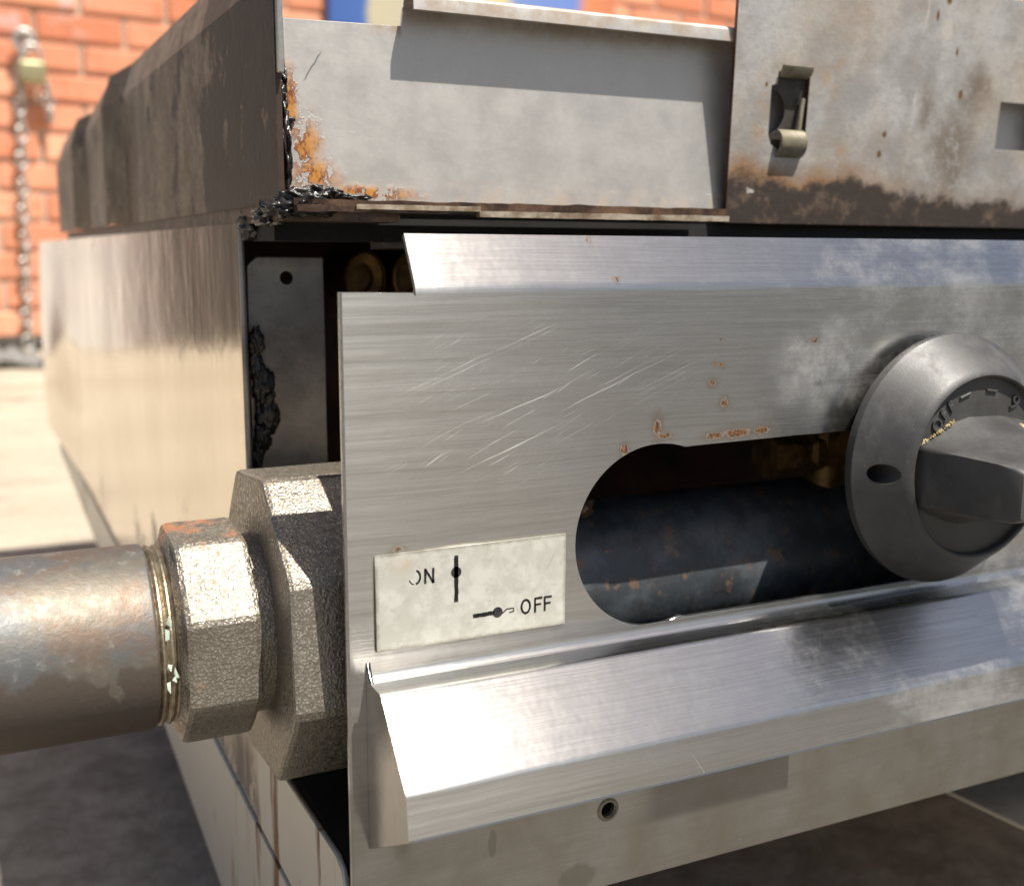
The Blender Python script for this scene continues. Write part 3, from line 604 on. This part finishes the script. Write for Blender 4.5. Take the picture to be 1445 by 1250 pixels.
for a, b in zip(rows, rows[1:]):
    for i in range(len(a)): bm.faces.new((a[i], a[(i+1) % len(a)], b[(i+1) % len(a)], b[i]))
bm.faces.new(rows[0]); bm.faces.new(rows[-1])
es = [e for e in bm.edges if abs(e.verts[0].co.y-e.verts[1].co.y) > .0005 and abs(e.verts[0].co.x-KX) > .0172]
bmesh.ops.bevel(bm, geom=es, offset=.0009, segments=3, profile=.5, affect='EDGES')
gp = bmo('grip', bm, KNOB, kn, 32)
bm = bmesh.new(); lathe(bm, [(0, -.002), (.0045, -.002), (.0045, .034), (0, .034)], Matrix.Translation((KX, -.006, KZ)) @ Matrix.Rotation(R(-90), 4, 'X'), 24); bmo('stem', bm, BRASS, kn, 40)
def textmesh(s, size, ext):
    cu = bpy.data.curves.new('t', 'FONT'); cu.body = s; cu.size = size; cu.extrude = ext; cu.align_x = 'CENTER'; cu.align_y = 'CENTER'
    o = bpy.data.objects.new('t', cu); col.objects.link(o); dg = bpy.context.evaluated_depsgraph_get(); dg.update()
    me = bpy.data.meshes.new_from_object(o.evaluated_get(dg)); bpy.data.objects.remove(o); me.materials.clear(); return me
def dial(nm, s, size, ang, rad):
    me = textmesh(s, size, .00035); a = R(ang)
    M = Matrix.Translation((KX+rad*math.cos(a), -.0169, KZ+rad*math.sin(a))) @ Matrix.Rotation(R(90), 4, 'X') @ Matrix.Rotation(a-R(90), 4, 'Z')
    me.transform(M); link(nm, me, KNOB, kn)
for s, a in (('O', 143), ('F', 133), ('F', 124.5)): dial('dial_letter', s, .0044, a, .0196)
dial('dial_letter', '9', .0060, 55, .0196)
for a in (109, 82):
    bm = bmesh.new(); box(bm, (-.0019, -.00035, -.0003), (.0019, .00035, .0003), .0001); bm.transform(Matrix.Translation((KX+.0200*math.cos(R(a)), -.0169, KZ+.0200*math.sin(R(a)))) @ Matrix.Rotation(R(a-90), 4, Vector((0, -1, 0)))); bmo('dial_dash', bm, KNOB, kn)
# crumbs of dried yellow food in the corner where the grip meets the dial
CRUMB = m_simple('dried_crumbs', (.40, .28, .10), (.62, .50, .26), 500, .8)
bm = bmesh.new()
for k in range(70):
    t_ = random.random(); x = -.0214+t_*.0110; z = .0074+t_*.0052+random.uniform(-.0002, .0003); lump(bm, (KX+x, -.0172-random.random()*.0008, KZ+z), (random.uniform(.00012, .0003),)*3, .6, 3, 1, k)
o = bmo('dried_crumbs', bm, CRUMB, kn); o['kind'] = 'stuff'

# ---- manifold, valve and burner ends behind the panel
AXY, AXZ = .0388, .1665
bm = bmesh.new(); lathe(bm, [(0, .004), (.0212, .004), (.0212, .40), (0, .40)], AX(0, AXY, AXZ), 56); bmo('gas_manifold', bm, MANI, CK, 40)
def valve(x, z, big):
    e = bpy.data.objects.new('gas_valve', None); col.objects.link(e); e.parent = CK; e.matrix_parent_inverse = world_of(CK).inverted(); e.location = (x, AXY, z); e.empty_display_size = .01
    bm = bmesh.new(); lathe(bm, [(0, -.012), (.006, -.012), (.0085, -.009), (.0085, .002), (.0065, .004), (.0065, .010), (.0092, .011), (.0092, .018), (.005, .020), (0, .020)], AYm(x, .032, z), 28); bmo('valve_body', bm, BRASS, e, 40)
    bm = bmesh.new(); lathe(bm, [(0, 0), (.006, 0), (.006, z-AXZ-.016), (0, z-AXZ-.016)], Matrix.Translation((x, .036, AXZ+.016)), 20); bmo('valve_neck', bm, BRASS, e, 40)
    if big:
        bm = bmesh.new(); lathe(bm, [(0, -.010), (.0068, -.010), (.0068, -.003), (.0050, -.002), (.0050, .004), (.0068, .005), (.0068, .010), (0, .010)], AX(x-.0145, .034, z-.003), 6); bmo('valve_union', bm, BRASS, e, 20)
valve(.162, .2005, True)
bm = bmesh.new(); box(bm, (.045, .012, .2200), (.40, .130, .2212)); bmo('sun_blocker', bm, BLACK, CK)  # unseen sheet added to keep the sun off the manifold top
bm = bmesh.new(); lump(bm, (.0725, .028, .1895), (.0035, .004, .0028), .5, 2, 3, 4.2); bmo('rusted_plug', bm, LEDGE, CK, 180)
for x in (.0405, .0560, .0760):
    bm = bmesh.new(); lathe(bm, [(0, .004), (.0035, .004), (.0036, .008), (.0064, .009), (.0066, .011), (.0060, .0115), (.0062, -.02), (0, -.02)], AYm(x, .118, .2475) @ Matrix.Diagonal((1, 1.25, 1, 1)), 28); bmo('burner_end', bm, BRASS, CK, 40)

# ---- body: side sheet, skirt, firebox, top
def side_z0(y): return .0836+.0590*y
bm = bmesh.new(); NY, NZ = 40, 22; gr = []
for i in range(NY+1):
    row = []
    for j in range(NZ+1):
        y = .0845+(.70-.0845)*i/NY; z = side_z0(y)+(.2628-side_z0(y))*j/NZ
        f = max(0, (y-.38)/.32)
        dx = -.0032*f*f*(1+.6*math.sin((z-.1)*22)) + .0035*math.exp(-((y-.56)/.05)**2-((z-.17)/.03)**2)+.0012*math.sin(y*17)*f
        row.append(bm.verts.new((sx(y)+dx, y, z)))
    gr.append(row)
for i in range(NY):
    for j in range(NZ): bm.faces.new((gr[i][j], gr[i+1][j], gr[i+1][j+1], gr[i][j+1]))
bmesh.ops.recalc_face_normals(bm, faces=bm.faces); bmesh.ops.solidify(bm, geom=bm.faces[:], thickness=.0014)
bs = bmo('side_panel', bm, SIDE, CK, 40); bs['label'] = 'stainless side sheet, dented near its back edge'
t_ = .0014
me = sheet([(.004, .0855), (.0838, .0895), (.0838, .1168), (.010, .1168), (.006, .1150), (.004, .1110)], [], t_, YZ(-.0006, t_)); 
for v in me.vertices: v.co.x += sx(v.co.y)
link('side_panel_front', me, PAINT, CK)
me = sheet([(.002, .0195), (.139, .0386), (.242, .0566), (.45, .084), (.66, .1085), (.66, side_z0(.66)-.0008), (.004, .0832)], [], t_, YZ(-.0010, t_))
for v in me.vertices: v.co.x += sx(v.co.y)
sk_ = link('side_skirt', me, PAINT, CK); sk_['label'] = 'white painted lower skirt streaked with rust'
# rolled front edge of the side sheet
bm = bmesh.new(); tube(bm, [(sx(.084)+.0006, .0845, .117), (sx(.084)+.0006, .0845, .263)], .0009, 10); bmo('side_edge', bm, INNER, CK, 60)
bm = bmesh.new(); box(bm, (.0012, .004, .1120), (.40, .085, .1152), .001); bmo('tray_floor', bm, BLACK, CK)
bm = bmesh.new(); box(bm, (.0010, .135, .116), (.60, .138, .262)); bmo('firebox_front', bm, RUSTD, CK)
bm = bmesh.new(); box(bm, (-.0005, .09, .2600), (.60, .66, .2630)); bmo('body_top', bm, BURNT, CK)
bm = bmesh.new(); box(bm, (-.0190, .690, .13), (.60, .693, .262)); bmo('back_panel', bm, SIDE, CK)
bm = bmesh.new(); box(bm, (.597, .01, .05), (.60, .69, .2595)); bmo('side_panel', bm, SIDE, CK)
bm = bmesh.new(); box(bm, (.004, .14, .124), (.596, .688, .128)); bmo('body_floor', bm, BLACK, CK)
for x, y in ((.36, .06), (.55, .06), (.36, .42), (.55, .42)):
    bm = bmesh.new(); lathe(bm, [(0, .030), (.018, .030), (.018, .034), (.010, .038), (.010, .127), (0, .127)], Matrix.Translation((x, y, 0)), 20); bmo('foot', bm, DARKB, CK, 40)
me = sheet([(.2285, .040), (.2335, -.004), (.40, -.004), (.40, .20), (.2085, .20)], [], .0016, Matrix.Translation((0, 0, .0692)), .0003); link('bottom_rail', me, TIMBER, CK)['label'] = 'dusty beige rail under the right end'
# inner flange with a screw hole
fl = link('inner_flange', sheet([(.0006, .117), (.0225, .117), (.0225, .2538), (.0035, .2540), (.0006, .2515)], [circ(.0118, .2481, .0018, 20)], .0014, XZ(.0900, .0014), .0003), INNER, CK)
# upper side guard: browned sheet with a bevelled top and a stepped rear
bm = bmesh.new(); secs = [(.0430, 0.0), (.16, .0), (.2755, 0.0), (.3050, -.0050), (.3150, -.0035), (.4050, -.0010), (.4250, -.0055), (.5300, -.0035)]
cols = []
for y, d in secs:
    zt = .3315-.012*max(0, (y-.2755))/.25; x = sx(y)+d
    cols.append([bm.verts.new((x, y, .2668)), bm.verts.new((x, y, zt-.0135)), bm.verts.new((x+.0045, y, zt)), bm.verts.new((x+.0057, y, zt-.0010)), bm.verts.new((x+.0014, y, zt-.0138)), bm.verts.new((x+.0014, y, .2668))])
for a, b in zip(cols, cols[1:]):
    for i in range(6): bm.faces.new((a[i], a[(i+1) % 6], b[(i+1) % 6], b[i]))
bm.faces.new(cols[0]); bm.faces.new(cols[-1])
ug = bmo('side_guard', bm, BURNT, CK); ug['label'] = 'upper side guard browned with baked grease'
# shiny strip of its front edge
bm = bmesh.new(); box(bm, (sx(.043)+.0002, .0405, .2960), (sx(.043)+.0016, .0428, .3400), .0004, 2); bmo('guard_edge', bm, STEEL, CK, 40)
bm = bmesh.new(); cs_ = [[bm.verts.new((sx(y)+d, y, z)) for d, z in ((.0008, .2625), (.0008, .2672), (.03, .2672), (.03, .2625))] for y in (.043, .2, .4, .535)]
for a, b in zip(cs_, cs_[1:]):
    for i in range(4): bm.faces.new((a[i], a[(i+1) % 4], b[(i+1) % 4], b[i]))
bm.faces.new(cs_[0]); bm.faces.new(cs_[-1]); bmo('seam_strip', bm, LEDGE, CK)

# ---- upper plate with its flange
pl_ = link('upper_plate', sheet([(.0043, .2680), (.36, .2680), (.36, .3165), (.0352, .3165), (.0346, .3118), (.0043, .3112)], [], .0014, XZ(.056, .0014), .0002), GALV, CK); pl_['label'] = 'dull steel plate with rust creeping in from its corner'
pr = rounded([(.056, .3160), (.056, .3186), (.0487, .3187), (.0485, .3146)], [.0018, .0012], 6)
sweepX('plate_flange', pr, .0013, .0352, .1400, GALV, pl_, side=1)
# griddle edge: stacked greasy plates
def wavy(name, x0, x1, y0, y1, z0, z1, mat, amp=.0006, n=40, seed=0):
    bm = bmesh.new(); rows = []
    for k in range(n+1):
        x = x0+(x1-x0)*k/n; f = lambda q: amp*mnoise.fractal(Vector((x*120, q*5+seed, seed)), 1, 2, 3)
        rows.append([bm.verts.new((x, y0+f(1), z0+f(2)*.5)), bm.verts.new((x, y0+f(1), z1+f(3)*.5)), bm.verts.new((x, y1, z1)), bm.verts.new((x, y1, z0))])
    for a, b in zip(rows, rows[1:]):
        for i in range(4): bm.faces.new((a[i], a[(i+1) % 4], b[(i+1) % 4], b[i]))
    bm.faces.new(rows[0]); bm.faces.new(rows[-1]); return bmo(name, bm, mat, CK, 50)
wavy('griddle_edge', .0015, .1262, .0400, .0555, .2650, .2676, LEDGE, .0007, 120, 3)
wavy('edge_strip', .0010, .0470, .0350, .0398, .2646, .2660, LEDGE, .0006, 40, 1)
wavy('edge_strip', .0150, .0470, .0342, .0349, .2652, .2664, LEDGE2, .0002, 40, 5)
wavy('edge_strip', .0480, .1242, .0372, .0396, .2640, .2655, LEDGE2, .0003, 80, 9)
bm = bmesh.new(); box(bm, (.0270, .060, .2560), (.0478, .0615, .2645), .0003); bmo('hanging_tab', bm, BURNT, CK)
bm = bmesh.new(); box(bm, (.0010, .0580, .2580), (.40, .0893, .2676)); bmo('underside_sheet', bm, BLACK, CK)

# ---- perforated plate at the right
hx0, hx1, hz0, hz1 = .1482, .1619, .2859, .3075; DY = .0537
hl = [(hx0, hz0+.004), (hx0+.0012, hz0+.0012), (hx0+.004, hz0), (hx1-.004, hz0), (hx1-.001, hz0+.0015), (hx1, hz0+.004), (hx1, hz1), (hx0+.0022, hz1), (hx0+.0020, hz1-.0035), (hx0, hz1-.0040)]
bp = link('drip_plate', sheet([(.1346, .2641), (.44, .2641), (.44, .3353), (.1346, .3353)], [hl, [(.2410, .2894), (.2632, .2894), (.2632, .3042), (.2410, .3042)]], .0016, XZ(DY, .0016), .0002), BOXM, CK); bp['label'] = 'heat stained steel plate with a slotted bracket and burnt foot'
pr = [Vector((DY+.0006-.0018*math.sin(R(a)), hz1-.0003+.0030-.0030*math.cos(R(a)))) for a in range(0, 75, 8)]
sweepX('slot_tab', pr, .0012, hx0+.0025, hx1-.0006, OLIVE, bp, side=1)
pr = [Vector((DY+.0008-.0026*math.sin(R(a)), hz0+.0016+.0030*math.cos(R(a)))) for a in range(0, 181, 12)]
sweepX('slot_hook', pr, .0011, hx0+.0032, hx1-.0012, OLIVE, bp, side=-1)
me = sheet([(.1447, .2821), (.1652, .2821), (.1652, .3124), (.1447, .3124)], [[(.1495+(x-.1495)*.85, z) for x, z in circ(.1495, .2965, .0062, 24)]], .0008, XZ(DY+.0017, .0006)); link('slot_backing', me, DARKB, bp)
bm = bmesh.new(); tube(bm, [(.1591, DY, .2899), (.1593, DY, .2935), (.1597, DY+.0002, .2975), (.1602, DY+.0004, .3005)], .0008, 8); bmo('slot_wire', bm, OLIVE, bp, 60)

for o in [bp]+[o for o in bpy.data.objects if o.parent == bp]:
    for v in o.data.vertices: v.co.y -= (v.co.z-.2641)*.130; v.co.x -= (v.co.z-.2641)*.055

# ---- baked grease
def crust(cs, label=None):
    bm = bmesh.new()
    for k, (c, s) in enumerate(cs): lump(bm, c, s, .5, 2.2, 4, k*3.1+c[0]*100)
    return bmo('grease_crust', bm, CRUST, CK, 180)
crust([((.0045, .0440, .2680), (.0050, .0040, .0024)), ((.0090, .0450, .2692), (.0036, .0030, .0018)), ((.0130, .0465, .2690), (.0034, .0030, .0013)), ((-.0005, .0440, .2655), (.0040, .0045, .0022)),
       ((.0005, .060, .2642), (.0040, .010, .0028)), ((.0010, .082, .2620), (.0035, .006, .0035)), ((.0070, .0420, .2650), (.0060, .0030, .0014)), ((.018, .0440, .2683), (.004, .002, .0008))])
crust([((.0022, .0520, .2790), (.0017, .0050, .0100)), ((.0014, .0500, .2900), (.0013, .0040, .0050)), ((.0030, .0535, .2960), (.0010, .0030, .0045)), ((.0024, .0530, .2865), (.0026, .0036, .0024)), ((.0036, .0550, .2750), (.0012, .0020, .0050))])
crust([((.0022, .0885, .2300), (.0020, .0016, .0042)), ((.0018, .0885, .2235), (.0018, .0014, .0050)), ((.0040, .0885, .2170), (.0030, .0014, .0060)), ((.0048, .0887, .2090), (.0030, .0014, .0050)), ((.0030, .0887, .2030), (.0022, .0014, .0040)), ((.0015, .0885, .1975), (.0016, .0014, .0030))])

# ================================================================== gas pipe with its fittings
AXY, AXZ = .0450, .1644
GP = thing('gas_pipe', 'mottled steel gas pipe entering from the left with two octagonal iron fittings', 'pipe', (-.2, AXY, 0))
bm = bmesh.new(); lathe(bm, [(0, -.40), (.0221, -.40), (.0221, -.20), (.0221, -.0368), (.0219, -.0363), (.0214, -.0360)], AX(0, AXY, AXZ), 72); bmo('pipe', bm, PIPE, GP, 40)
bm = bmesh.new(); pr = [(.0212, -.0385)]
for k in range(5):
    x = -.0378+k*.0019; pr += [(.0209, x), (.0217-.0001*k, x+.0007), (.0217-.0001*k, x+.0011)]
pr += [(.0204, -.0278), (0, -.0278)]
lathe(bm, pr, AX(0, AXY, AXZ), 72); bmo('thread', bm, THREAD, GP, 25)
def octo(name, x0, x1, rad, rot, mat, cham, face=None, n=8):
    bm = bmesh.new(); rings = []; S = 6
    def outline(sc_): # octagon with slightly rounded corners
        pts = []
        for k in range(n):
            a = R(rot-45*k); b = R(rot-45*(k+1))
            A = Vector((-math.cos(a), math.sin(a)))*rad*sc_; B = Vector((-math.cos(b), math.sin(b)))*rad*sc_
            for q in range(S): pts.append(A.lerp(B, (.04, .2, .4, .6, .8, .96)[q]))
        return pts
    xs = [x0, x0+cham*.25, x0+cham]+[x0+cham+(x1-x0-2*cham)*k/5 for k in range(1, 5)]+[x1-cham, x1-cham*.25, x1]
    scs = [1-cham*.9/rad, 1-cham*.3/rad]+[1]*(len(xs)-4)+[1-cham*.3/rad, 1-cham*.9/rad]
    while len(scs) < len(xs): scs.insert(3, 1)
    for x, s_ in zip(xs, scs): rings.append([bm.verts.new((x, AXY+p.x, AXZ+p.y)) for p in outline(s_)])
    for a, b in zip(rings, rings[1:]):
        for i in range(len(a)): bm.faces.new((a[i], a[(i+1) % len(a)], b[(i+1) % len(a)], b[i]))
    bm.faces.new(rings[0]); bm.faces.new(rings[-1])
    for v in bm.verts: 
        p = v.co*260; v.co += Vector((mnoise.noise(p), mnoise.noise(p+Vector((9, 0, 0))), mnoise.noise(p+Vector((0, 9, 0)))))*.00016
    return bmo(name, bm, mat, GP, 14)
o = octo('octagonal_bushing', -.0307, -.0137, .0268, 65, CAST, .0014); o['label'] = 'smaller octagonal bushing, rusty orange on top'
bm = bmesh.new(); lathe(bm, [(.0, -.0317), (.0228, -.0317), (.0244, -.0304), (.0246, -.0292), (0, -.0292)], AX(0, AXY, AXZ), 48); bmo('bushing_lip', bm, CAST, GP, 40)
bm = bmesh.new(); lathe(bm, [(0, -.0142), (.0220, -.0142), (.0220, -.009), (0, -.009)], AX(0, AXY, AXZ), 48); bmo('bushing_neck', bm, CAST2, GP, 40)
o = octo('octagonal_collar', -.0099, .0420, .0397, 73, CAST2, .0012); o['label'] = 'large octagonal iron collar half hidden by the panel edge'
for k in range(6):
    a = R(random.choice((-8, -3, 4, 14, 22, 34, -16))+random.uniform(-3, 3)); rr = .0221
    p = Vector((random.uniform(-.0347, -.0317), AXY-rr*math.cos(a), AXZ+rr*math.sin(a))); bm = bmesh.new()
    pts = [p+Vector((random.uniform(-.0007, .0007), random.uniform(-.0004, .0001), random.uniform(-.0017, .0017))) for _ in range(5)]
    vs_ = [bm.verts.new(q) for q in pts]; bmesh.ops.convex_hull(bm, input=bm.verts[:]); bmo('sealant_shred', bm, TAPE, GP)
